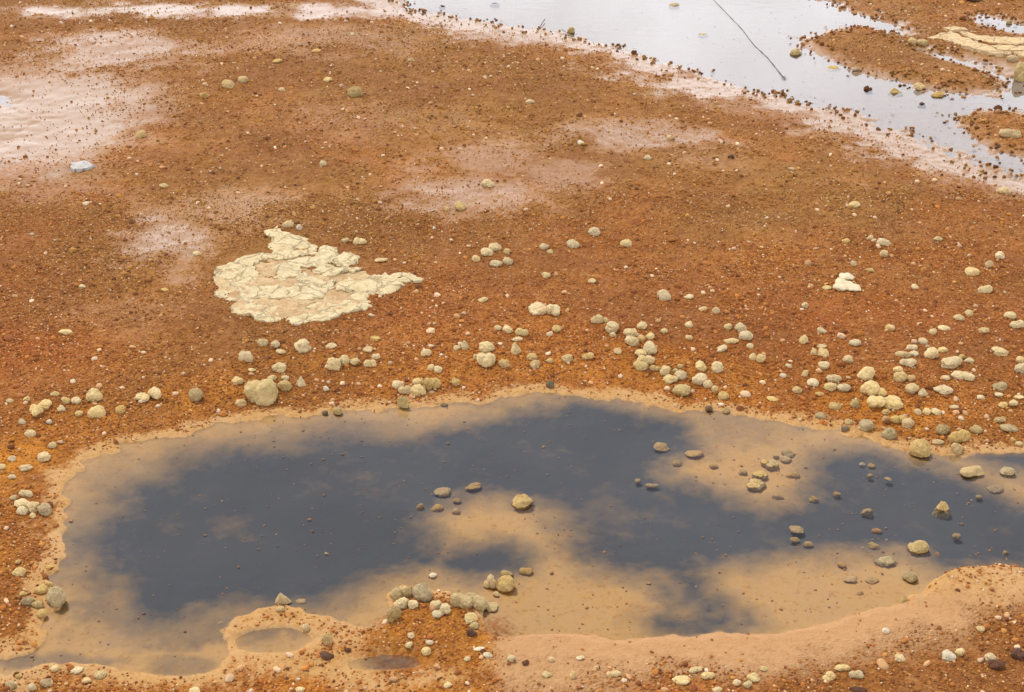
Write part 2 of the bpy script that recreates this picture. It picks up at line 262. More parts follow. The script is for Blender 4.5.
def line_d(pl, X, Y):
    d2 = np.full(X.shape, 1e9)
    for i in range(len(pl)-1):
        ax, ay = pl[i]; bx, by = pl[i+1]
        ex, ey = bx-ax, by-ay
        t = np.clip(((X-ax)*ex + (Y-ay)*ey) / max(ex*ex+ey*ey, 1e-12), 0, 1)
        d2 = np.minimum(d2, (X-ax-ex*t)**2 + (Y-ay-ey*t)**2)
    return np.sqrt(d2)

def _h2(ix, iy, s):
    n = (ix.astype(np.int64)*374761393 + iy.astype(np.int64)*668265263 + s*974634777) & 0x7fffffff
    n = ((n ^ (n >> 13)) * 1274126177) & 0x7fffffff
    n = n ^ (n >> 16)
    return (n & 0xffff) / 65535.0

def vnoise(X, Y, f, s=0):
    x, y = X*f, Y*f
    ix, iy = np.floor(x), np.floor(y)
    u, v = x-ix, y-iy
    u, v = u*u*(3-2*u), v*v*(3-2*v)
    a, b = _h2(ix, iy, s), _h2(ix+1, iy, s)
    c, d = _h2(ix, iy+1, s), _h2(ix+1, iy+1, s)
    return (a*(1-u)+b*u)*(1-v) + (c*(1-u)+d*u)*v

def fbm(X, Y, f, o=4, s=0, g=0.5):
    r, a, t = 0, 1.0, 0
    for i in range(o):
        r = r + a*vnoise(X + 13.7*i, Y - 7.3*i, f*2.03**i, s+i); t += a; a *= g
    return r/t - 0.5

def sstep(a, b, x):
    t = np.clip((x-a)/(b-a), 0, 1)
    return t*t*(3-2*t)

POOL_W = smooth_poly(poly_w(POOL))
DARK_W = [smooth_poly(poly_w(p), 1) for p in DARK]
DLINE_W = [(poly_w(l), w) for l, w in DARK_LINES]
STREAM_W = smooth_poly(poly_w(STREAM), 1)
TONGUE_W = poly_w(TONGUE); BANK2_W = poly_w(BANK2); ISL_W = smooth_poly(poly_w(ISLAND), 1); POOL3_W = smooth_poly(poly_w(POOL3), 1)
PFAR_W = smooth_poly(poly_w(PUDDLE_FAR))
CRB_W = poly_w([(200+a/4.452, 215+b/4.45) for a, b in CRUST_BASE])
def ell(e):
    x, y, rx, ry = e
    c = P(x, y); ax = abs(P(x+rx, y)[0]-c[0]); ay = abs(P(x, y-ry)[1]-P(x, y+ry)[1])/2
    return c, ax, ay
PUD_W = [ell(e) for e in PUDDLES]
CLAY_W = [(ell(e[:4]), e[4]) for e in CLAYS]
NEARY = P(512, 600)[1]
SPIT_C = P(420, 625)
MURK_W = [(ell(e[:4]), e[4]) for e in ((190, 612, 150, 36, .5), (275, 641, 44, 15, .1), (180, 665, 52, 14, .4), (60, 660, 80, 12, .45), (388, 663, 38, 9, .45), (90, 500, 40, 60, .2), (720, 420, 120, 22, .3), (560, 400, 180, 12, .25), (735, 628, 70, 12, .1))]
SPIT_W = ell((435, 640, 85, 36))
BULGE = ell((985, 592, 75, 24))

def fields(X, Y):
    """masks and height of the flat at world points"""
    F = {}
    n1 = fbm(X, Y, 5, 4, 11); n2 = fbm(X, Y, 14, 3, 23); n3 = fbm(X, Y, 45, 3, 31)
    jag = 1-.5*sstep(NEARY+.12, NEARY-.05, Y)*sstep(P(470, 640)[0], P(520, 640)[0], X)
    pool = sdf(POOL_W, X, Y) + (n2*.055 + n3*.026)*jag
    for c, ax, ay in PUD_W:
        r = np.hypot((X-c[0])/ax, (Y-c[1])/ay)
        pool = np.maximum(pool, np.clip((1-r)*min(ax, ay) + n2*.02, -.6, .03))
    isl0 = np.maximum(sdf(ISL_W, X, Y), sdf(BANK2_W, X, Y))
    st = np.minimum(sdf(STREAM_W, X, Y)+.05, -isl0) + n1*.12 + n2*.20 + n3*.16
    p3 = sdf(POOL3_W, X, Y) + n2*.08
    pf = sdf(PFAR_W, X, Y) + n1*.35 + n2*.22 + n3*.10
    far = np.maximum(st, p3)
    dark = np.full(X.shape, -.6)
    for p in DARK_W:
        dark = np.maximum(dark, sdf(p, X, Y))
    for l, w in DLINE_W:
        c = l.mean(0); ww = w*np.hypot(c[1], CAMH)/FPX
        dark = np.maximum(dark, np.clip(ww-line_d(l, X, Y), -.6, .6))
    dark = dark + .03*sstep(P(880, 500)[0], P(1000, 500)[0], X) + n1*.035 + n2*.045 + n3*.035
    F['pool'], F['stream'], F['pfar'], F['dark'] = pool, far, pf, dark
    near = sstep(NEARY+.10, NEARY-.10, Y) * sstep(P(470, 640)[0], P(520, 640)[0], X)
    # heights
    z_far = .004 + .020*sstep(0, .45, -pool)
    z_near = .004 + .008*sstep(0, .028, -pool) + .018*sstep(.02, .35, -pool)
    dry = z_far*(1-near) + z_near*near
    wet = -.003 - .008*sstep(0, .16, pool) - .009*sstep(-.03, .14, dark)
    k = sstep(-.010, .010, pool)
    z = dry*(1-k) + wet*k
    gritty = sstep(.03, .16, -pool)
    z = z + gritty*(fbm(X, Y, 2.2, 3, 41)*.016 + n1*.012 + n2*.006)
    z = z + (1-k)*n3*.0045*(.35+.65*gritty)*(1-.85*sstep(-.45, -.1, far))
    # gravel spit and the mud bulge
    r = np.hypot((X-SPIT_C[0])/.13, (Y-SPIT_C[1])/.10)
    z = z + .018*np.exp(-r*r)*sstep(-.01, .03, -pool)
    c, ax, ay = BULGE
    r = np.hypot((X-c[0])/ax, (Y-c[1])/ay)
    z = z + .022*np.exp(-r**4)*sstep(-.01, .02, -pool)
    # streams cut in gently
    s = np.maximum(far, pf*.6-.13)
    ks = sstep(-.45, .06, s)
    z = z*(1-ks) + (.006 - .022*sstep(-.05, .20, s))*ks + ks*(n2*.012+n3*.003) + .012*sstep(-.04, .08, isl0+n2*.1)
    # far beyond the picture: low swells
    d = np.hypot(X, Y)
    z = z + sstep(12, 60, d)*(fbm(X, Y, .05, 3, 77)+.15)*1.2
    F['z'] = z
    # masks
    clay = np.zeros(X.shape)
    for (c, ax, ay), a in CLAY_W:
        r = np.hypot((X-c[0])/ax, (Y-c[1])/ay)
        clay = np.maximum(clay, a*sstep(1.25, .2, r + n1*1.5 + n2*.8 + n3*.3))
    clay = np.maximum(clay, sstep(-.42, -.02, far + n1*.25 + n2*.2))
    clay = np.maximum(clay, sstep(-.5, 0.1, pf))
    isl = np.maximum(sdf(ISL_W, X, Y), sdf(BANK2_W, X, Y)) + n1*.12 + n2*.12 + n3*.05
    clay = clay*(1-.9*sstep(-.06, .05, isl))
    beyond = sstep(P(930, 75)[1], P(930, 48)[1], Y)*sstep(P(800, 40)[0], P(900, 40)[0], X)
    clay = clay*(1-.85*beyond*(1-sstep(-.03, .04, far)))
    F['clay'] = np.clip(clay, 0, 1)
    band = .075*(1-near) + .15*near
    sand = sstep(-band, -band*.25, pool + n1*.06 + n2*.05*(1+near))
    leftw = sstep(P(60, 640)[0], P(400, 640)[0], X)
    c, ax, ay = BULGE
    sand = np.maximum(sand, .9*sstep(1.25, .8, np.hypot((X-c[0])/ax, (Y-c[1])/ay) + n2*.3))
    spit = sstep(1.2, .55, np.hypot((X-SPIT_W[0][0])/SPIT_W[1], (Y-SPIT_W[0][1])/SPIT_W[2]) + n1*.6 + n2*.7)
    sand = sand*(1-.9*spit)
    F['spit'] = spit
    F['sand'] = sand
    LF = sstep(P(480, 560)[0], P(300, 560)[0], X)
    F['bank'] = near*sstep(-.24, -.05, pool + n1*.12 + n2*.08)*(1-k)
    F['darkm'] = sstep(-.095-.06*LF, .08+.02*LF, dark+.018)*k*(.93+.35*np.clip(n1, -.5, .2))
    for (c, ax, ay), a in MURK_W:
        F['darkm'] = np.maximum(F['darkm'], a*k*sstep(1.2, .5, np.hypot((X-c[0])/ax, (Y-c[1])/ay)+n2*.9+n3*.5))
    # saturated ochre belt behind the far shore, red belt left and right
    belt = np.exp(-((pool+.16)/.14)**2)*(1-near)
    F['ochre'] = np.clip(belt*(.7+n1*1.8) + spit*(.6+n2), 0, 1)
    rd = sstep(P(0, 250)[1], P(0, 360)[1], Y)
    F['red'] = np.clip(sstep(.0, .20, n1 + fbm(X, Y, 1.3, 2, 55)) * rd + .2*rd, 0, 1)
    F['dull'] = np.clip(sstep(P(0, 360)[1], P(0, 130)[1], Y + n1*1.6)*(.75+n1*1.2) + .6*sstep(-.02, .2, fbm(X, Y, 1.1, 3, 155)), 0, 1)*(1-.8*F['ochre'])
    F['crust'] = sstep(-.02, .01, sdf(CRB_W, X, Y, .2))
    return F

LOOK = {}
def look(x, y, key):
    """a value of the finished ground sheet at a world point"""
    yr, s, wid = LOOK['yr'], LOOK['s'], LOOK['wid']
    j = min(max(int(np.searchsorted(yr, y))-1, 0), len(yr)-2)
    v = min(max((y-yr[j])/(yr[j+1]-yr[j]), 0), 1)
    sx = x/(wid[j]*(1-v)+wid[j+1]*v)
    i = min(max(int(np.searchsorted(s, sx))-1, 0), len(s)-2)
    u = min(max((sx-s[i])/(s[i+1]-s[i]), 0), 1)
    A = LOOK[key]
    return float((A[j, i]*(1-u)+A[j, i+1]*u)*(1-v) + (A[j+1, i]*(1-u)+A[j+1, i+1]*u)*v)
def zat(x, y): return look(x, y, 'z')

# ------------------------------------------------------------------ node helpers
def mat(name):
    m = bpy.data.materials.new(name); m.use_nodes = True
    nt = m.node_tree; nt.nodes.clear()
    return m, nt
def N(nt, t, **kw):
    n = nt.nodes.new(t)
    for k, v in kw.items():
        if k in ('operation', 'blend_type', 'data_type', 'attribute_name', 'attribute_type', 'noise_dimensions', 'feature', 'sky_type', 'musgrave_type', 'interpolation'):
            setattr(n, k, v)
        else:
            n.inputs[k].default_value = v
    return n
def L(nt, a, b): nt.links.new(a, b)
def mixc(nt, fac, a, b, bt='MIX'):
    n = nt.nodes.new('ShaderNodeMix'); n.data_type = 'RGBA'; n.blend_type = bt
    for s, v in ((0, fac), (6, a), (7, b)):
        if hasattr(v, 'links'): L(nt, v, n.inputs[s])
        elif s == 0: n.inputs[0].default_value = v
        else: n.inputs[s].default_value = (*v, 1)
    return n.outputs[2]
def math_(nt, op, a, b=0.0, clamp=False):
    n = nt.nodes.new('ShaderNodeMath'); n.operation = op; n.use_clamp = clamp
    for i, v in enumerate((a, b)):
        if hasattr(v, 'links'): L(nt, v, n.inputs[i])
        else: n.inputs[i].default_value = v
    return n.outputs[0]
def noise(nt, co, scale, detail=4, rough=.6):
    n = nt.nodes.new('ShaderNodeTexNoise'); n.inputs['Scale'].default_value = scale
    n.inputs['Detail'].default_value = detail; n.inputs['Roughness'].default_value = rough
    L(nt, co, n.inputs['Vector']); return n.outputs['Fac']
def ramp(nt, f, stops):
    n = nt.nodes.new('ShaderNodeValToRGB'); L(nt, f, n.inputs[0])
    e = n.color_ramp.elements
    while len(e) < len(stops): e.new(0.5)
    for i, (p, c) in enumerate(stops):
        e[i].position = p; e[i].color = (*c, 1) if len(c) == 3 else c
    return n.outputs[0]
def rng_(nt, f, a, b, c=0, d=1):
    n = nt.nodes.new('ShaderNodeMapRange'); n.clamp = True
    L(nt, f, n.inputs[0])
    for i, v in enumerate((a, b, c, d)): n.inputs[i+1].default_value = v
    return n.outputs[0]

# ------------------------------------------------------------------ materials
def ground_material():
    m, nt = mat('mineral_flat')
    geo = nt.nodes.new('ShaderNodeNewGeometry'); co = geo.outputs['Position']
    A = N(nt, 'ShaderNodeAttribute', attribute_name='mask_a'); B = N(nt, 'ShaderNodeAttribute', attribute_name='mask_b')
    sa = nt.nodes.new('ShaderNodeSeparateColor'); L(nt, A.outputs['Color'], sa.inputs[0])
    sb = nt.nodes.new('ShaderNodeSeparateColor'); L(nt, B.outputs['Color'], sb.inputs[0])
    clay, sand, dark = sa.outputs; ochre, red, dull = sb.outputs
    bank = A.outputs['Alpha']; under = B.outputs['Alpha']
    fine = noise(nt, co, 260, 3, .7); mid = noise(nt, co, 60, 4, .65); big = noise(nt, co, 7, 4, .6)
    vor = nt.nodes.new('ShaderNodeTexVoronoi'); vor.inputs['Scale'].default_value = 150; L(nt, co, vor.inputs['Vector'])
    vsep = nt.nodes.new('ShaderNodeSeparateColor'); L(nt, vor.outputs['Color'], vsep.inputs[0])
    soil = ramp(nt, mid, [(.25, (.13, .036, .007)), (.5, (.31, .100, .014)), (.75, (.46, .180, .031))])
    grit = ramp(nt, vsep.outputs[0], [(0, (.10, .031, .008)), (.35, (.30, .092, .015)), (.7, (.45, .165, .031)), (.96, (.52, .24, .07)), (1, (.60, .38, .18))])
    soil = mixc(nt, .55, soil, grit)
    soil = mixc(nt, math_(nt, 'MULTIPLY', red, .55), soil, mixc(nt, mid, (.17, .026, .006), (.40, .082, .012)))
    soil = mixc(nt, math_(nt, 'MULTIPLY', ochre, .75), soil, mixc(nt, mid, (.54, .180, .010), (.74, .33, .032)))
    soil = mixc(nt, math_(nt, 'MULTIPLY', dull, .8), soil, mixc(nt, mid, (.165, .074, .016), (.36, .188, .050)))
    soil = mixc(nt, rng_(nt, big, .35, .75, 0, .4), soil, (.46, .170, .038))
    lowf = noise(nt, co, 1.6, 4, .6)
    soil = mixc(nt, rng_(nt, lowf, .40, .62, 0, .7), soil, mixc(nt, mid, (.15, .052, .014), (.29, .112, .028)))
    blotch = noise(nt, co, 22, 4, .65)
    soil = mixc(nt, rng_(nt, blotch, .46, .66, 0, .55), soil, mixc(nt, mid, (.10, .028, .007), (.25, .075, .015)))
    # smooth wet sand round the pool
    sandc = mixc(nt, mid, (.32, .165, .050), (.52, .30, .115))
    sandc = mixc(nt, rng_(nt, math_(nt, 'ADD', vsep.outputs[2], math_(nt, 'MULTIPLY', under, .7)), .0, .35, .55, 0), sandc, (.27, .13, .035))
    sandc = mixc(nt, math_(nt, 'MULTIPLY', under, .7), sandc, mixc(nt, big, (.54, .305, .105), (.68, .42, .165)))
    sandc = mixc(nt, rng_(nt, big, .4, .7, 0, .6), sandc, (.47, .29, .14))
    sandm = rng_(nt, math_(nt, 'ADD', sand, math_(nt, 'ADD', math_(nt, 'MULTIPLY', math_(nt, 'SUBTRACT', mid, .5), 1.1), math_(nt, 'MULTIPLY', math_(nt, 'SUBTRACT', vsep.outputs[1], .5), .5))), .2, .9)
    c = mixc(nt, sandm, soil, sandc)
    bankc = mixc(nt, mid, (.33, .165, .066), (.47, .27, .125))
    bm = rng_(nt, math_(nt, 'ADD', bank, math_(nt, 'MULTIPLY', math_(nt, 'SUBTRACT', fine, .5), .9)), .3, .8)
    c = mixc(nt, bm, c, bankc)
    # damp pale clay films
    clayc = mixc(nt, mid, (.255, .142, .066), (.34, .20, .10))
    clayc = mixc(nt, math_(nt, 'MULTIPLY', under, .9), clayc, (.34, .29, .265))
    clm = rng_(nt, math_(nt, 'ADD', clay, math_(nt, 'ADD', math_(nt, 'MULTIPLY', math_(nt, 'SUBTRACT', vsep.outputs[1], .5), .22), math_(nt, 'MULTIPLY', math_(nt, 'SUBTRACT', mid, .5), .7))), 0, 1.0, 0, .92)
    c = mixc(nt, clm, c, clayc)
    # dark blue-grey tone over the deeper pool bottom
    blot = noise(nt, co, 16, 5, .62)
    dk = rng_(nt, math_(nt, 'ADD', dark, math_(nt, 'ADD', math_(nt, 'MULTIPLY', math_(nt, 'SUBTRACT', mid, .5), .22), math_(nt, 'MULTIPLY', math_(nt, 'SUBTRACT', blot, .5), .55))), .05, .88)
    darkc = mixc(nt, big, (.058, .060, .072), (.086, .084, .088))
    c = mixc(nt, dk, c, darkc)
    bsdf = N(nt, 'ShaderNodeBsdfPrincipled')
    L(nt, rng_(nt, clm, 0, 1, .08, .12), bsdf.inputs['Specular IOR Level'])
    L(nt, c, bsdf.inputs['Base Color'])
    smooth = math_(nt, 'MAXIMUM', rng_(nt, clm, 0, .5), math_(nt, 'MULTIPLY', sandm, .75))
    L(nt, rng_(nt, clm, .05, .8, .8, .26), bsdf.inputs['Roughness'])
    bump = nt.nodes.new('ShaderNodeBump'); bump.inputs['Distance'].default_value = .009
    hgt = math_(nt, 'ADD', math_(nt, 'MULTIPLY', fine, .55), math_(nt, 'ADD', math_(nt, 'MULTIPLY', vor.outputs['Distance'], -.9), math_(nt, 'MULTIPLY', mid, .8)))
    L(nt, hgt, bump.inputs['Height'])
    L(nt, math_(nt, 'MULTIPLY', rng_(nt, smooth, 0, 1, .85, .025), rng_(nt, under, 0, 1, 1, .0)), bump.inputs['Strength'])
    L(nt, bump.outputs[0], bsdf.inputs['Normal'])
    out = nt.nodes.new('ShaderNodeOutputMaterial'); L(nt, bsdf.outputs[0], out.inputs[0])
    return m

def water_material(name, tint, bumpd, rough=.02):
    m, nt = mat(name)
    geo = nt.nodes.new('ShaderNodeNewGeometry')
    bump = nt.nodes.new('ShaderNodeBump'); bump.inputs['Distance'].default_value = bumpd; bump.inputs['Strength'].default_value = .5
    mp = nt.nodes.new('ShaderNodeMapping'); mp.inputs['Scale'].default_value = (1, 1.6, 1); L(nt, geo.outputs['Position'], mp.inputs[0])
    L(nt, noise(nt, mp.outputs[0], 9, 3, .55), bump.inputs['Height'])
    fr = nt.nodes.new('ShaderNodeFresnel'); fr.inputs[0].default_value = 1.33; L(nt, bump.outputs[0], fr.inputs['Normal'])
    gl = nt.nodes.new('ShaderNodeBsdfGlossy'); gl.inputs['Roughness'].default_value = rough; L(nt, bump.outputs[0], gl.inputs['Normal'])
    tr = nt.nodes.new('ShaderNodeBsdfTransparent'); tr.inputs[0].default_value = (*tint, 1)
    mx = nt.nodes.new('ShaderNodeMixShader'); L(nt, fr.outputs[0], mx.inputs[0]); L(nt, tr.outputs[0], mx.inputs[1]); L(nt, gl.outputs[0], mx.inputs[2])
    out = nt.nodes.new('ShaderNodeOutputMaterial'); L(nt, mx.outputs[0], out.inputs[0])
    return m

def stone_material(name, lo, hi, stain, rough=.85, bumpd=.008, nscale=90, vary=1.0, crack=0.0):
    m, nt = mat(name)
    tc = nt.nodes.new('ShaderNodeTexCoord'); oi = nt.nodes.new('ShaderNodeObjectInfo')
    va = nt.nodes.new('ShaderNodeVectorMath'); va.operation = 'ADD'
    cb = nt.nodes.new('ShaderNodeCombineXYZ')
    for i in range(3): L(nt, math_(nt, 'MULTIPLY', oi.outputs['Random'], 17.0+5*i), cb.inputs[i])
    L(nt, tc.outputs['Object'], va.inputs[0]); L(nt, cb.outputs[0], va.inputs[1])
    co = va.outputs[0]
    a = noise(nt, co, nscale, 5, .65); b = noise(nt, co, nscale*.3, 3, .6); f = noise(nt, co, nscale*5, 3, .7)
    c = mixc(nt, rng_(nt, a, .3, .7), lo, hi)
    c = mixc(nt, rng_(nt, b, .52, .74, 0, .55), c, stain)
    # dark pores and each stone's own shade of cream
    c = mixc(nt, rng_(nt, f, .32, .45, .7, 0), c, tuple(v*.35 for v in stain))
    ck = None
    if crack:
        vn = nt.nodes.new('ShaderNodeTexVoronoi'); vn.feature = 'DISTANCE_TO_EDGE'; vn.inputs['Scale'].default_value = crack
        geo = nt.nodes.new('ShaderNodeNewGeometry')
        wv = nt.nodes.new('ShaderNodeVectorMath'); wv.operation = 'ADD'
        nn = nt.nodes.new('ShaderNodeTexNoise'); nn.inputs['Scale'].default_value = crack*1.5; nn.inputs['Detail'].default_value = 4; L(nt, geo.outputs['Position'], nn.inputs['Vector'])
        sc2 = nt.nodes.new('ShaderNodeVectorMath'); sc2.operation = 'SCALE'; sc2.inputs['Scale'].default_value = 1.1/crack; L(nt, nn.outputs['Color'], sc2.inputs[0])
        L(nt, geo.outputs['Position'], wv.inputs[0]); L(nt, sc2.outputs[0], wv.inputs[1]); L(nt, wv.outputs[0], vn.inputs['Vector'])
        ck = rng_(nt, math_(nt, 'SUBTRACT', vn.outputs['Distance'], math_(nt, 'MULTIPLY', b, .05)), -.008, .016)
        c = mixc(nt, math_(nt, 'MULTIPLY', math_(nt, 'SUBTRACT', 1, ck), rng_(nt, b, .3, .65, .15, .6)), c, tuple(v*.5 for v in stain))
    hsv = nt.nodes.new('ShaderNodeHueSaturation'); L(nt, c, hsv.inputs['Color'])
    L(nt, rng_(nt, oi.outputs['Random'], 0, 1, 1-.16*vary, 1+.08*vary), hsv.inputs['Value'])
    L(nt, rng_(nt, math_(nt, 'FRACT', math_(nt, 'MULTIPLY', oi.outputs['Random'], 7.13)), 0, 1, 1-.1*vary, 1+.12*vary), hsv.inputs['Saturation'])
    bs = N(nt, 'ShaderNodeBsdfPrincipled', Roughness=rough); bs.inputs['Specular IOR Level'].default_value = .2; L(nt, hsv.outputs[0], bs.inputs['Base Color'])
    bump = nt.nodes.new('ShaderNodeBump'); bump.inputs['Distance'].default_value = bumpd; bump.inputs['Strength'].default_value = .8
    hh = math_(nt, 'ADD', a, math_(nt, 'MULTIPLY', f, .5))
    if ck is not None: hh = math_(nt, 'ADD', hh, ck)
    L(nt, hh, bump.inputs['Height']); L(nt, bump.outputs[0], bs.inputs['Normal'])
    out = nt.nodes.new('ShaderNodeOutputMaterial'); L(nt, bs.outputs[0], out.inputs[0])
    return m

def gravel_material():
    m, nt = mat('loose_grit')
    at = N(nt, 'ShaderNodeAttribute', attribute_name='gc', attribute_type='INSTANCER')
    tc = nt.nodes.new('ShaderNodeTexCoord')
    n = noise(nt, tc.outputs['Object'], 2.5, 3, .6)
    c = mixc(nt, rng_(nt, n, .3, .7, 0, .5), at.outputs['Color'], (.30, .13, .05))
    bs = N(nt, 'ShaderNodeBsdfPrincipled', Roughness=.85); bs.inputs['Specular IOR Level'].default_value = .12; L(nt, c, bs.inputs['Base Color'])
    out = nt.nodes.new('ShaderNodeOutputMaterial'); L(nt, bs.outputs[0], out.inputs[0])
    return m

MG = ground_material()
MWP = water_material('still_water', (.93, .95, .96), .0006)
MWS = water_material('shallow_water', (.95, .96, .97), .0010, .03)
TONE = {
 'w': stone_material('cream_mineral', (.58, .42, .19), (.77, .60, .325), (.44, .26, .09)),
 'b': stone_material('white_mineral', (.62, .51, .32), (.79, .69, .48), (.50, .36, .17)),
 't': stone_material('tan_mineral', (.50, .33, .13), (.67, .48, .215), (.34, .18, .06)),
 'o': stone_material('olive_mineral', (.38, .26, .105), (.55, .41, .195), (.23, .13, .045), .7),
 's': stone_material('silted_mineral', (.50, .31, .12), (.68, .44, .19), (.42, .23, .08)),
 'm': stone_material('wet_brown_mineral', (.13, .085, .04), (.24, .165, .085), (.10, .06, .03), .4),
 'd': stone_material('dark_earth', (.070, .028, .014), (.15, .066, .034), (.18, .075, .03), .75),
}
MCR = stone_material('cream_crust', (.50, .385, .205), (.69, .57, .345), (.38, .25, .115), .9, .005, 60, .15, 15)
MCB = stone_material('pinkish_crust', (.38, .235, .11), (.58, .43, .235), (.38, .21, .09), .9, .004, 30, .15)
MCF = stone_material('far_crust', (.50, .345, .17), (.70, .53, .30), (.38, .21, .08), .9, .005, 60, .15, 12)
MTW = stone_material('dark_twig_bark', (.05, .045, .04), (.10, .085, .07), (.04, .03, .02), .7, .001, 200)
MSH = stone_material('pale_sliver', (.34, .31, .28), (.46, .43, .39), (.5, .45, .4), .5, .001, 40)

# ------------------------------------------------------------------ ground
def mesh_obj(name, verts, faces, material, smooth=True):
    me = bpy.data.meshes.new(name)
    me.from_pydata([tuple(map(float, v)) for v in verts], [], [tuple(map(int, f)) for f in faces])
    me.materials.append(material)
    if smooth:
        me.polygons.foreach_set('use_smooth', [True]*len(me.polygons))
    me.update()
    o = bpy.data.objects.new(name, me); COL.objects.link(o)
    return o

def grid_sheet(name, X, Y, Z, material):
    r, c = X.shape
    me = bpy.data.meshes.new(name)
    nv = r*c
    co = np.stack([X, Y, Z], -1).reshape(-1).astype(np.float32)
    i = np.arange(nv).reshape(r, c)
    q = np.stack([i[:-1, :-1], i[:-1, 1:], i[1:, 1:], i[1:, :-1]], -1).reshape(-1, 4)
    me.vertices.add(nv); me.vertices.foreach_set('co', co)
    me.loops.add(q.size); me.loops.foreach_set('vertex_index', q.reshape(-1).astype(np.int32))
    me.polygons.add(len(q)); me.polygons.foreach_set('loop_start', (np.arange(len(q))*4).astype(np.int32))
    me.polygons.foreach_set('loop_total', np.full(len(q), 4, np.int32))
    me.polygons.foreach_set('use_smooth', np.ones(len(q), bool))
    me.materials.append(material); me.update(calc_edges=True)
    o = bpy.data.objects.new(name, me); COL.objects.link(o)
    return o

def build_ground():
    e = np.linspace(math.radians(46), math.radians(9.5), 760)
    yr = CAMH/np.tan(e)
    yr = np.concatenate([[-30, -10, -4, -1.5, 0, .6, 1.1, 1.4], yr[yr > 1.55], [12, 14.5, 18, 23, 30, 45, 70, 120, 250, 500]])
    t = np.linspace(-1, 1, 901)
    s = np.concatenate([[-40, -14, -6, -3, -1.8, -1.25], t, [1.25, 1.8, 3, 6, 14, 40]])
    wid = np.maximum(yr, 1.55)*CP + CAMH*SP
    wid = np.minimum(wid, 14)*(W_/2/FPX)*1.12
    X = s[None, :]*wid[:, None]; Y = np.repeat(yr[:, None], len(s), 1)
    F = fields(X.ravel(), Y.ravel())
    o = grid_sheet('ground', X, Y, F['z'].reshape(X.shape), MG)
    LOOK.update(yr=yr, s=s, wid=wid, **{k: F[k].reshape(X.shape) for k in ('z', 'pool', 'stream')})
    me = o.data
    under = (F['z'] < 0).astype(float)
    for nm, chans in (('mask_a', ('clay', 'sand', 'darkm', 'bank')), ('mask_b', ('ochre', 'red', 'dull', None))):
        at = me.attributes.new(nm, 'FLOAT_COLOR', 'POINT')
        arr = np.stack([F[c] if c else under for c in chans], -1).astype(np.float32)
        at.data.foreach_set('color', arr.reshape(-1))
    o['kind'] = 'structure'
    return o
build_ground()

def water_sheet(name, pts, z, material):
    # a flat sheet a little wider than the hollow it fills; the rising ground hides its rim
    pl = np.array(pts)
    if np.sum(pl[:, 0]*np.roll(pl[:, 1], -1)-np.roll(pl[:, 0], -1)*pl[:, 1]) < 0: pl = pl[::-1]
    o = mesh_obj(name, [(p[0], p[1], z) for p in pl], [tuple(range(len(pl)))], material, False)
    o['kind'] = 'structure'
    return o
water_sheet('pool_water', [P(x, y) for x, y in [(-60, 700), (1160, 700), (1200, 440), (1020, 425), (560, 375), (200, 400), (40, 440), (-80, 600)]], 0, MWP)
water_sheet('stream_water', [P(x, y) for x, y in [(-400, 26), (100, 26), (420, 30), (600, 64), (760, 112), (900, 150), (1030, 195), (1250, 260), (1500, 40), (1100, -60), (300, -60), (-400, -40)]], 0, MWS)
water_sheet('puddle_water', [P(x, y) for x, y in [(-200, 75), (60, 75), (125, 95), (130, 125), (90, 165), (-200, 190)]], 0, MWS)

# ------------------------------------------------------------------ stones
def ico(sub):
    bm = bmesh.new(); bmesh.ops.create_icosphere(bm, subdivisions=sub, radius=1)
    v = np.array([x.co[:] for x in bm.verts]); f = [[q.index for q in p.verts] for p in bm.faces]
    bm.free(); return v, f
ICO = {s: ico(s) for s in (1, 2, 3, 4)}

def n3(v, f, s):                      # value noise on points of a ball
    x = v*f + s*3.17
    i = np.floor(x); u = x-i; u = u*u*(3-2*u)
    def h(a, b, c): return _h2(i[:, 0]+a + (i[:, 2]+c)*57, i[:, 1]+b, s)
    r = 0
    for a in (0, 1):
        for b in (0, 1):
            for c in (0, 1):
                w = (u[:, 0] if a else 1-u[:, 0])*(u[:, 1] if b else 1-u[:, 1])*(u[:, 2] if c else 1-u[:, 2])
                r = r + w*h(a, b, c)
    return r-.5

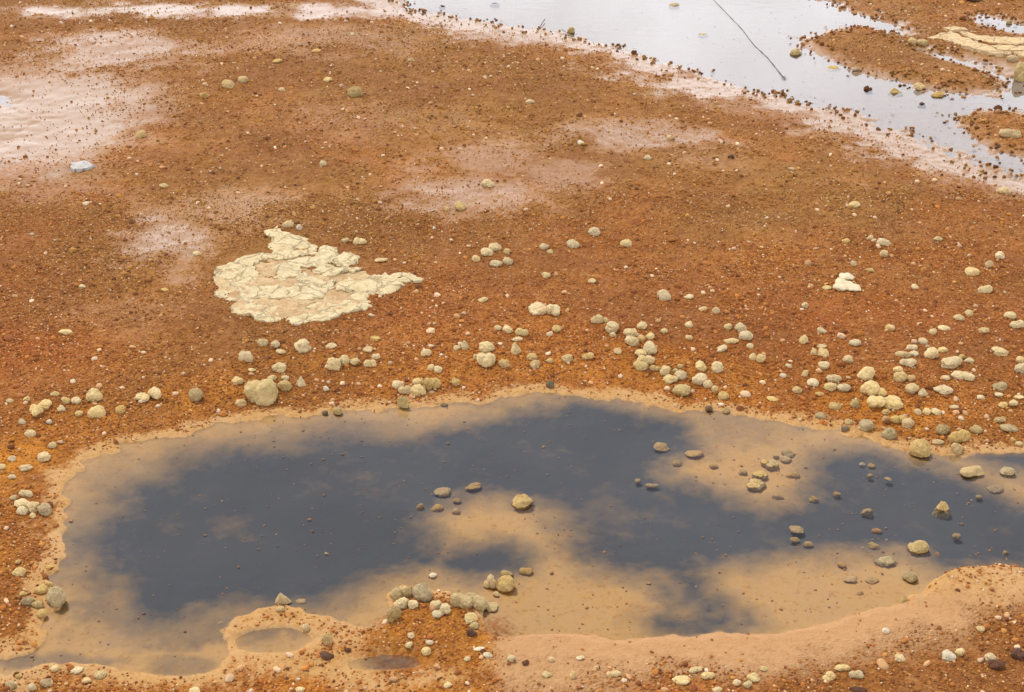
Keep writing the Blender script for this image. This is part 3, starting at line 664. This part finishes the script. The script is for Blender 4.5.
def blob(kind, seed, sub):
    v, f = ICO[sub]
    r = np.ones(len(v))
    g = np.random.default_rng(seed)
    if kind in 'kpr':                  # bulbous lobes that meet in creases
        nl, cr, rr = {'k': (8, .50, .56), 'p': (6, .42, .60), 'r': (6, .36, .70)}[kind]
        c = g.normal(size=(nl, 3)); c /= np.linalg.norm(c, axis=1)[:, None]
        if kind == 'p': c[:, 0] = np.sign(c[:, 0])*np.linspace(.6, 1.2, nl); c[:, 1:] *= .5
        c *= cr*g.uniform(.6, 1.1, (nl, 1)); R = rr*g.uniform(.8, 1.12, nl)
        R = np.maximum(R, np.linalg.norm(c, axis=1)+.06)
        b = v @ c.T
        q = b + np.sqrt(b*b - (c*c).sum(1)[None, :] + (R*R)[None, :])
        r = q.max(1)
    amp = {'r': .08, 'p': .10, 'f': .22, 'k': .07, 'c': .42, 'n': .30}[kind]
    r = r + amp*2*n3(v, 1.1, seed) + amp*.9*n3(v, 2.3, seed+5) + .20*n3(v, 4.5, seed+9)
    if sub >= 3: r = r + .13*n3(v, 9.0, seed+3)
    if sub >= 4: r = r + .07*n3(v, 18.0, seed+4)
    if kind == 'c':                    # broken chip: a few flat cuts
        for _ in range(5):
            n = g.normal(size=3); n /= np.linalg.norm(n)
            r = np.minimum(r, .72/np.maximum(v @ n, .05))
    p = v*r[:, None]
    if kind == 'n':                    # narrows upward
        t = np.clip((p[:, 2]+1)/2, 0, 1)
        p[:, :2] *= (1.25-.85*t)[:, None]; p[:, 2] *= 1.1
    if kind == 'f':
        p[:, 2] = np.sign(p[:, 2])*np.abs(p[:, 2])**1.3
    ext = (p.max(0)-p.min(0))/2; p -= (p.max(0)+p.min(0))/2
    return p/ext, f

FLOATERS = []
def stone_dims(x, y, w, h, kind):
    """real centre on the flat, half width, half depth, half height from what the picture shows"""
    X, Y = P(x, y + h*.25)
    for _ in range(3):
        z = zat(X, Y)
        X, Y = P(x, y + h*.25, z)
    dist = depth_of(X, Y) - z*SP
    e = math.atan2(CAMH-z, math.hypot(X, Y))
    hw = w*dist/FPX/2; hh = h*dist/FPX/2
    hy = hw*{'r': .95, 'k': .9, 'p': .55, 'f': .8, 'c': .8, 'n': .9}[kind]
    # projected half height^2 = (hz cos e)^2 + (hy sin e)^2
    hy = min(hy, hh*.95/max(math.sin(e), .15))
    hz = math.sqrt(max(hh*hh - (hy*math.sin(e))**2, (hh*.35)**2))/math.cos(e)
    if kind == 'n': hz *= 1.1
    return X, Y, z, hw, hy, hz, dist

def make_stone(x, y, w, h, kind, tone, seed):
    X, Y, z, hw, hy, hz, dist = stone_dims(x, y, w, h, kind)
    sub = 4 if w >= 10 else 3 if w >= 6 else 2
    p, f = blob(kind, seed, sub)
    g = .92 if tone in 'sd' else 1.0
    hw *= 1.08*g; hz *= 1.20*g; hy *= 1.06*g
    v = p*np.array([hw, hy, hz])
    big = w >= 13
    o = mesh_obj('clod' if tone == 'd' and kind == 'k' and y > 600 else 'stone' if big else 'pebble', v, f, TONE[tone])
    o.rotation_euler = (random.uniform(-.12, .12), random.uniform(-.15, .15), random.uniform(-.25, .25))
    sink = .43 if kind != 'f' else .38
    zb = z
    o.location = (X, Y, zb + hz*sink)
    if tone == 's':                    # lies just under the water
        o.location.z = -.0015 - hz*.96
    # keep the middle where the photograph has it
    cx, cy = P(x, y, -.004 if tone == 's' else zb + hz*sink*.9)
    o.location.x, o.location.y = cx, cy
    return o

def make_clump(lobes, tone, seed):
    xs = [l[0] for l in lobes]
    cx = sum(xs)/len(xs); yb = max(l[1]+l[3]*.3 for l in lobes)
    vs, fs, n = [], [], 0
    base = None
    for i, (x, y, w, h) in enumerate(lobes):
        X, Y, z, hw, hy, hz, d = stone_dims(x, y, w, h, 'r')
        hy *= 1.1
        cx_, cy_ = P(x, y, z + hz*.6)
        p, f = blob('k', seed*11+i, 4)
        v = p*np.array([hw*1.08, hy*1.15, hz*1.1]) + np.array([cx_, cy_, z+hz*.6])
        if base is None: base = np.array([cx_, cy_, z])
        vs.append(v); fs += [[k+n for k in q] for q in f]; n += len(v)
    v = np.concatenate(vs)-base
    o = mesh_obj('knobbly_stone', v, fs, TONE[tone])
    o.location = base
    md = o.modifiers.new('weld', 'REMESH'); md.mode = 'VOXEL'; md.voxel_size = float((v.max(0)-v.min(0)).max())/80
    sm = o.modifiers.new('soften', 'SMOOTH'); sm.iterations = 1; sm.factor = .4
    dg = bpy.context.evaluated_depsgraph_get()
    me = bpy.data.meshes.new_from_object(o.evaluated_get(dg))
    o.modifiers.clear(); old = o.data; o.data = me; bpy.data.meshes.remove(old); me.name = 'knobbly_stone'
    me.polygons.foreach_set('use_smooth', [True]*len(me.polygons))
    if not me.materials: me.materials.append(TONE[tone])
    return o

def zone(x, y):
    xx, yy = P(x, y)
    pool, st = look(xx, yy, 'pool'), look(xx, yy, 'stream')
    if st > -.25 or y < 25: return 'stones of the far stream'
    if pool > .02 and y < 612: return 'stones standing in the pool'
    if y > 570 and 370 < x < 525: return 'stones of the gravel spit'
    if y > 605: return 'stones on the front gravel'
    if pool > -.55 and y > 300: return 'stones along the pool shore'
    return 'pebbles strewn over the orange flat'

ROWS = [dict(x=s[0], y=s[1], w=s[2], h=s[3], k=s[4], t=s[5], lab=s[6], lm=s[7], lobes=None) for s in STONES]
for lb, t, lab, lm in CLUMPS:
    ROWS.append(dict(x=sum(l[0] for l in lb)/len(lb), y=sum(l[1] for l in lb)/len(lb), w=30, h=20, k='k', t=t, lab=lab, lm=lm, lobes=lb))
small = sorted([r for r in ROWS if r['w'] < 13 and not r['lab']], key=lambda r: -r['w']*r['h'])
drop = {id(r) for r in small[296-sum(1 for r in ROWS if r['w'] < 13 and r['lab']):]}   # the rest of the smallest belongs to the grit
ROWS = [r for r in ROWS if id(r) not in drop]
for r in ROWS:
    r['p'] = P(r['x'], r['y']); r['g'] = zone(r['x'], r['y'])
LMS = [(r['lm'], r['p']) for r in ROWS if r['lm']] + [('cracked crust', P(310, 285)), ('long twig', P(760, 50)), ('far cream crust', P(985, 45)), ('pale sliver', P(80, 168))]

WORD = {'w': 'cream', 'b': 'white', 't': 'tan', 'o': 'olive', 'd': 'dark', 'm': 'wet brown', 's': 'sunken tan'}
SHAPE = {'r': 'rounded', 'k': 'knobbly', 'p': 'oblong', 'f': 'flat', 'c': 'angular', 'n': 'pointed'}
def auto_labels():
    per = {}
    for r in ROWS:
        if r['lab']: continue
        q = r['p']
        ds = sorted(LMS, key=lambda l: np.hypot(*(l[1]-q)))
        a = ds[0]
        da = q-a[1]
        best, bb = None, None
        for b in ds[1:16]:
            db = b[1]-a[1]; nb = np.hypot(*db)
            if nb < np.hypot(*da)*1.1: continue
            cs = float(da @ db/(nb*max(np.hypot(*da), 1e-6)))
            sc_ = cs - .05*nb
            if bb is None or sc_ > bb: best, bb = b, sc_
        if best is None: best = ds[1]
        size = 'tiny' if r['w'] <= 6 else 'small' if r['w'] <= 9 else 'middling' if r['w'] <= 13 else 'large'
        noun = 'pebble' if r['w'] < 13 else 'stone'
        key = (size, WORD[r['t']], SHAPE[r['k']], noun, a[0], best[0])
        per.setdefault(key, []).append((float(np.hypot(*da)), r))
    for key, lst in per.items():
        size, colr, shp, noun, a, b = key
        lst.sort(key=lambda t: t[0])
        for i, (_, r) in enumerate(lst):
            how = '' if len(lst) == 1 else ['first ', 'second ', 'third ', 'fourth ', 'fifth ', 'sixth '][i]
            d = lst[i][0]
            rel = 'beside' if d < .12 else 'near' if d < .45 else 'out from'
            s = f'{how}{size} {colr} {shp} {noun} {rel} the {a}, towards the {b}'
            if len(s.split()) > 16: s = f'{how}{size} {colr} {noun} {rel} the {a}, towards the {b}'
            if len(s.split()) > 16: s = f'{how}{colr} {noun} {rel} the {a}, towards the {b}'
            r['lab'] = s
auto_labels()

seen = {}
for i, r in enumerate(ROWS):
    o = make_clump(r['lobes'], r['t'], 900+i) if r['lobes'] else make_stone(r['x'], r['y'], r['w'], r['h'], r['k'], r['t'], 100+i)
    o['label'] = r['lab']; o['group'] = r['g']
    o['category'] = 'clod' if o.name.startswith('clod') else 'pebble' if o.name.startswith('pebble') else 'stone'
    if r['lab'] in seen: print('DUPLICATE LABEL', r['lab'])
    seen[r['lab']] = 1
print('STONES', len(ROWS), len(drop))

# ------------------------------------------------------------------ crusts
def poly_g(pts):
    out = []
    for x, y in pts:
        q = P(x, y)
        for _ in range(3): q = P(x, y, zat(*q))
        out.append(q)
    return np.array(out)

def plate(name, px, zbase, thick, parent, material, seed, curl=.004, step=.012, grow=0.0):
    """a cracked slab: ragged outline, uneven top, real thickness"""
    pl = densify(poly_g(px), step)
    g = np.random.default_rng(seed)
    nx = fbm(pl[:, 0], pl[:, 1], 30, 3, seed); ny = fbm(pl[:, 0], pl[:, 1], 30, 3, seed+40)
    nx2 = fbm(pl[:, 0], pl[:, 1], 110, 2, seed+5); ny2 = fbm(pl[:, 0], pl[:, 1], 110, 2, seed+45)
    tg = np.roll(pl, -1, 0)-np.roll(pl, 1, 0); tg /= np.linalg.norm(tg, axis=1)[:, None]+1e-9
    ar = np.sum(pl[:, 0]*np.roll(pl[:, 1], -1)-np.roll(pl[:, 0], -1)*pl[:, 1])
    nrm = np.stack([tg[:, 1], -tg[:, 0]], 1)*(1 if ar > 0 else -1)
    pl = pl + nrm*grow + np.stack([nx, ny], 1)*.030 + np.stack([nx2, ny2], 1)*.022
    x0, y0 = pl.min(0); x1, y1 = pl.max(0)
    st = max(step, (x1-x0)/90)
    gx, gy = np.meshgrid(np.arange(x0, x1, st), np.arange(y0, y1, st))
    gx = (gx + g.uniform(-.3, .3, gx.shape)*st).ravel(); gy = (gy + g.uniform(-.3, .3, gy.shape)*st).ravel()
    d = sdf(pl, gx, gy, .3); m = d > st*.6
    pts = np.concatenate([pl, np.stack([gx[m], gy[m]], 1)])
    n = len(pl)
    vv, ee, ff, *_ = geometry.delaunay_2d_cdt([Vector(p) for p in pts], [], [list(range(n))], 1, 1e-6)
    v2 = np.array([v[:] for v in vv])
    dd = np.abs(sdf(pl, v2[:, 0], v2[:, 1], .3))
    zg = fields(v2[:, 0], v2[:, 1])['z']
    tilt = g.uniform(-.025, .025, 2)
    c = v2.mean(0)
    zt = zg.mean()*.5 + zg*.5 + zbase + thick + fbm(v2[:, 0], v2[:, 1], 14, 3, 909)*.016 + fbm(v2[:, 0], v2[:, 1], 45, 3, seed+9)*.008 + fbm(v2[:, 0], v2[:, 1], 130, 2, seed+19)*.005 + (v2-c) @ tilt
    zt = zt + curl*np.exp(-dd/.02)*(.4+fbm(v2[:, 0], v2[:, 1], 12, 2, seed+3)*2)
    zt = zt - .003*np.exp(-dd/.003)
    zb = np.minimum(zg + zbase - .006, zt - .004)
    o0 = np.array([c[0], c[1], zg.mean()])
    k = len(v2)
    verts = np.concatenate([np.column_stack([v2, zt]), np.column_stack([v2, zb])])
    faces = [list(f) for f in ff]
    cnt = {}
    for f in ff:
        for a, b in zip(f, list(f[1:])+[f[0]]):
            cnt[(a, b)] = 1
    side = [(a, b) for (a, b) in cnt if (b, a) not in cnt]
    faces += [[b, a, a+k, b+k] for a, b in side]
    faces += [[q+k for q in reversed(f)] for f in ff]
    return verts, faces

def crust(name, plates, base, label, cat, zb, seed, thick, step):
    c = poly_g(base).mean(0); zc = zat(*c)
    e = bpy.data.objects.new(name, None); COL.objects.link(e); e.location = (c[0], c[1], zc)
    e['label'] = label; e['category'] = cat
    e.empty_display_size = .1
    for i, pxs in enumerate([base]+plates):
        if i == 0 and len(plates) < 10: continue     # the far crust lies straight on the soil
        under = i == 0 or (len(plates) > 10 and i in (13, 14, 15))
        v, f = plate('plate', pxs, 0.0 if under else zb, .003 if i == 0 else .007 if under else thick*random.uniform(.8, 1.25), e, None, seed+i*7, .001 if under else .003, step, 0 if under else .0045)
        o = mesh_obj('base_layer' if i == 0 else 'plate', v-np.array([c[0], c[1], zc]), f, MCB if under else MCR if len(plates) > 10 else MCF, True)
        o.parent = e
        bm = bmesh.new(); bm.from_mesh(o.data)
        bmesh.ops.recalc_face_normals(bm, faces=bm.faces)
        for ed in bm.edges:
            if len(ed.link_faces) == 2 and ed.calc_face_angle(0) > .9: ed.smooth = False
        bm.to_mesh(o.data); bm.free()
    return e
sc4 = lambda pl: [(200+a/4.452, 215+b/4.45) for a, b in pl]
crust('mineral_crust', [sc4(p) for p in CRUST], sc4(CRUST_BASE), 'cracked cream sheet of mineral crust peeling on the orange flat', 'crust', .002, 500, .0045, .0065)
crust('mineral_crust', CRUST2, CRUST2_BASE, 'long pale yellow crust beyond the stream on the far brown bank', 'crust', .002, 700, .010, .02)

# thin flat pale grey piece on the far flat
def sliver():
    px = [(70, 171), (74, 166), (84, 164), (92, 167), (90, 170), (80, 171.5)]
    v, f = plate('sliver', px, .004, .010, None, None, 880, .002, .008)
    c = poly_g(px).mean(0); zc = zat(*c)
    o = mesh_obj('sliver', v-np.array([c[0], c[1], zc]), f, MSH, False); o.location = (c[0], c[1], zc)
    o['label'] = 'thin pale grey sliver lying flat on the damp orange ground'; o['category'] = 'sliver'
sliver()

# ------------------------------------------------------------------ twigs
def twig(pxs, r0, r1, label):
    pts = []
    for x, y, hz in pxs:
        X, Y = P(x, y, hz); pts.append(np.array([X, Y, hz]))
    n = 40
    seg = np.linspace(0, len(pts)-1, n)
    path = [pts[int(s)]*(1-(s-int(s))) + pts[min(int(s)+1, len(pts)-1)]*(s-int(s)) for s in seg]
    v, f = [], []
    for i, p in enumerate(path):
        a = path[max(i-1, 0)]; b = path[min(i+1, n-1)]
        t = (b-a)/np.linalg.norm(b-a)
        u = np.cross(t, [0, 0, 1.]); u /= np.linalg.norm(u); w = np.cross(u, t)
        r = (r0*(1-i/n)+r1*i/n)*(1+.25*math.sin(i*2.1)+.15*random.uniform(-1, 1))
        q = p + u*random.uniform(-.3, .3)*r
        for k in range(8):
            an = k*math.pi/4
            v.append(q + (u*math.cos(an)+w*math.sin(an))*r)
    for i in range(n-1):
        for k in range(8):
            f.append([i*8+k, i*8+(k+1) % 8, i*8+8+(k+1) % 8, i*8+8+k])
    f.append(list(range(7, -1, -1))); f.append([(n-1)*8+k for k in range(8)])
    base = path[n//2]
    o = mesh_obj('twig', np.array(v)-base, f, MTW); o.location = base
    o['label'] = label; o['category'] = 'twig'
twig([(700, -16, .001), (714, 0, .0015), (742, 29, .002), (754, 45, .0015), (768, 58, .002), (785, 79, .003)], .0009, .0014, 'long thin dark twig lying straight across the stream water')
twig([(545, 19, .012), (541, 25, .007), (537, 32, .005)], .0022, .0018, 'short dark twig lying in pale shallows at the stream edge')

# ------------------------------------------------------------------ loose grit (nobody could count it)
def gravel():
    gm = gravel_material()
    protos = bpy.data.collections.new('grit_shapes')
    for i, kd in enumerate('rrkpccfr'):
        p, f = blob(kd, 3000+i, 2 if i < 4 else 1)
        p = p*np.array([1, .85, .7])
        me = bpy.data.meshes.new('grit'); me.from_pydata([tuple(q) for q in p], [], f); me.materials.append(gm)
        me.polygons.foreach_set('use_smooth', [kd != 'c']*len(me.polygons))
        protos.objects.link(bpy.data.objects.new('grit_%s' % 'abcdefgh'[i], me))
    X, Y, S, C = [], [], [], []
    hx = lambda Y: (np.maximum(Y, 1.2)*CP + CAMH*SP)*(W_/2/FPX)*1.15
    for s0, s1, dens, ymax in GRIT:
        ys = np.linspace(1.7, ymax, 400)
        area = float(np.sum(2*hx(ys))*(ys[1]-ys[0]))
        n = int(area*dens)
        cdf = np.cumsum(hx(ys)); cdf /= cdf[-1]
        y = np.interp(rng.random(n), cdf, ys); x = (rng.random(n)*2-1)*hx(y)
        s = s0*(s1/s0)**(rng.random(n)**1.6)
        X.append(x); Y.append(y); S.append(s)
    X, Y, S = map(np.concatenate, (X, Y, S))
    F = fields(X, Y)
    keep = 1 - .90*F['clay'] - .55*F['sand'] - .80*F['bank'] + .5*F['spit']
    keep = np.where(F['pool'] > -.01, .008, keep)
    keep = np.where(F['darkm'] > .4, .006, keep)
    keep = np.where(F['stream'] > -.12, np.maximum(.22*sstep(.22, -.02, F['stream'])*(1-sstep(-.05, -.12, F['stream'])), keep*(F['stream'] < .02)) + .008, keep)
    clus = (.25 + 2.0*np.clip(fbm(X, Y, 9, 3, 91)+.25, 0, 1))*(.45 + 1.9*np.clip(fbm(X, Y, 2.3, 3, 191)+.28, 0, 1))
    keep = np.clip(keep, .02, 1)*clus*(1-F['crust'])
    keep = np.where((F['pool'] > -.34) & (F['pool'] < -.05), keep*1.7, keep)
    m = rng.random(len(X)) < keep
    X, Y, S = X[m], Y[m], S[m]
    F = {k: v[m] for k, v in F.items()}
    n = len(X)
    pal = np.array([(.10, .026, .008), (.18, .052, .011), (.33, .100, .016), (.43, .155, .026), (.48, .20, .042), (.54, .31, .14), (.64, .45, .27), (.72, .58, .38)])
    w = np.array([.12, .22, .28, .20, .10, .04, .025, .015]); w /= w.sum()
    idx = rng.choice(len(pal), n, p=w)
    # coarser bits are more often pale, those on wet clay dark
    pale = (rng.random(n) < sstep(.0042, .010, S)*.62*(.25+.75*np.exp(-((F['pool']+.12)/.30)**2)))
    idx = np.where(pale, rng.integers(5, 8, n), idx)
    wetd = (F['clay'] > .45) & (rng.random(n) < .75)
    idx = np.where(wetd, rng.integers(0, 5, n), idx)
    S = np.where(wetd, S*.72, S)
    col = pal[idx]*rng.uniform(.75, 1.25, (n, 1))
    dl = (F['dull']*.7*(idx < 5))[:, None]
    col = col*(1-dl) + dl*(col*np.array([.72, 1.12, 1.25]))
    sub = (F['pool'] > 0)[:, None]
    col = np.where(sub, col*.5 + np.array([.25, .15, .07]), col)
    shal = (F['stream'] > -.03) & (F['stream'] < .10) & (rng.random(n) < .6)
    S = np.where(shal, np.clip(S*1.5, .008, .016), S)
    col = np.where(shal[:, None], col*.7, col)
    Z = F['z'] + S*np.where(shal, .45, .22)
    me = bpy.data.meshes.new('gravel')
    me.vertices.add(n); me.vertices.foreach_set('co', np.stack([X, Y, Z], -1).astype(np.float32).ravel())
    def att(nm, ty, key, arr):
        a = me.attributes.new(nm, ty, 'POINT'); a.data.foreach_set(key, arr.astype(np.float32 if ty != 'INT' else np.int32).ravel())
    att('gs', 'FLOAT_VECTOR', 'vector', S[:, None]*rng.uniform(.65, 1.2, (n, 3)))
    att('gr', 'FLOAT_VECTOR', 'vector', np.stack([rng.uniform(-.5, .5, n), rng.uniform(-.5, .5, n), rng.uniform(0, 6.28, n)], -1))
    att('gc', 'FLOAT_COLOR', 'color', np.column_stack([np.clip(col, 0, 1), np.ones(n)]))
    att('gi', 'INT', 'value', rng.integers(0, 8, n))
    o = bpy.data.objects.new('gravel', me); COL.objects.link(o)
    o['kind'] = 'stuff'; o['label'] = 'loose orange brown grit covering the flat'
    ng = bpy.data.node_groups.new('scatter_grit', 'GeometryNodeTree')
    ng.interface.new_socket('Geometry', in_out='INPUT', socket_type='NodeSocketGeometry')
    ng.interface.new_socket('Geometry', in_out='OUTPUT', socket_type='NodeSocketGeometry')
    gi = ng.nodes.new('NodeGroupInput'); go = ng.nodes.new('NodeGroupOutput')
    mp = ng.nodes.new('GeometryNodeMeshToPoints'); ip = ng.nodes.new('GeometryNodeInstanceOnPoints')
    ci = ng.nodes.new('GeometryNodeCollectionInfo'); ci.inputs['Collection'].default_value = protos
    ci.inputs['Separate Children'].default_value = True; ci.inputs['Reset Children'].default_value = True
    def na(nm, ty):
        q = ng.nodes.new('GeometryNodeInputNamedAttribute'); q.data_type = ty; q.inputs['Name'].default_value = nm; return q.outputs['Attribute']
    lk = ng.links.new
    lk(gi.outputs[0], mp.inputs['Mesh']); lk(mp.outputs[0], ip.inputs['Points']); lk(ci.outputs[0], ip.inputs['Instance'])
    ip.inputs['Pick Instance'].default_value = True
    lk(na('gi', 'INT'), ip.inputs['Instance Index']); lk(na('gr', 'FLOAT_VECTOR'), ip.inputs['Rotation']); lk(na('gs', 'FLOAT_VECTOR'), ip.inputs['Scale'])
    lk(ip.outputs[0], go.inputs[0])
    md = o.modifiers.new('scatter', 'NODES'); md.node_group = ng
    print('GRIT', n)
GRIT = [(.0016, .0032, 19000, 4.6), (.0026, .0046, 4600, 8.6), (.0052, .009, 450, 9.5), (.008, .014, 38, 9.5)]
gravel()

# ------------------------------------------------------------------ sky, sun, camera
SUN_EL, SUN_AZ = math.radians(60), math.radians(-35)     # azimuth from +Y towards +X: beyond the scene, a little to one side
def world():
    w = bpy.data.worlds.new('World'); sc.world = w; w.use_nodes = True
    nt = w.node_tree; nt.nodes.clear()
    sky = nt.nodes.new('ShaderNodeTexSky'); sky.sky_type = 'NISHITA'; sky.sun_disc = False
    sky.sun_elevation = SUN_EL; sky.sun_rotation = SUN_AZ; sky.dust_density = 3; sky.air_density = 1.0
    tc = nt.nodes.new('ShaderNodeTexCoord')
    sep = nt.nodes.new('ShaderNodeSeparateXYZ'); L(nt, tc.outputs['Generated'], sep.inputs[0])
    mp = nt.nodes.new('ShaderNodeMapping'); mp.inputs['Scale'].default_value = (1, 1, 2.2); L(nt, tc.outputs['Generated'], mp.inputs[0])
    nz = noise(nt, mp.outputs[0], 3.0, 5, .55)
    cl = ramp(nt, sep.outputs['Z'], [(0, (33, 34, 36)), (.32, (30, 31, 33.5)), (.42, (12.8, 13.1, 15)), (.60, (11.2, 11.5, 13.6)), (.75, (6, 6, 6.3)), (1, (5, 4.9, 4.8))])
    nz2 = noise(nt, mp.outputs[0], 5.5, 4, .6)
    vs = nt.nodes.new('ShaderNodeVectorMath'); vs.operation = 'SCALE'; L(nt, cl, vs.inputs[0]); L(nt, rng_(nt, nz2, .3, .7, .66, 1.3), vs.inputs['Scale']); cl = vs.outputs[0]
    cov = rng_(nt, nz, .30, .60, .75, 1.0)
    c = mixc(nt, cov, sky.outputs[0], cl)
    bg = nt.nodes.new('ShaderNodeBackground'); bg.inputs['Strength'].default_value = .1; L(nt, c, bg.inputs[0])
    out = nt.nodes.new('ShaderNodeOutputWorld'); L(nt, bg.outputs[0], out.inputs[0])
world()
sd = bpy.data.lights.new('sun', 'SUN'); sd.energy = 3.2; sd.angle = math.radians(10); sd.color = (1, .95, .87)
so = bpy.data.objects.new('sun', sd); COL.objects.link(so)
dirv = Vector((math.sin(SUN_AZ)*math.cos(SUN_EL), math.cos(SUN_AZ)*math.cos(SUN_EL), math.sin(SUN_EL)))
so.rotation_euler = (-dirv).to_track_quat('-Z', 'Y').to_euler(); so.location = dirv*20

cd = bpy.data.cameras.new('camera'); cd.sensor_width = 36; cd.lens = FPX/W_*36; cd.clip_end = 2000; cd.clip_start = .05
co = bpy.data.objects.new('camera', cd); COL.objects.link(co); co.location = (0, 0, CAMH); co.rotation_euler = (math.pi/2-PITCH, 0, 0)
sc.camera = co
sc.view_settings.view_transform = 'Standard'; sc.view_settings.look = 'None'; sc.view_settings.gamma = 1; sc.view_settings.use_curve_mapping = False
sc.view_settings.exposure = -0.03
sc.cycles.transparent_max_bounces = 16
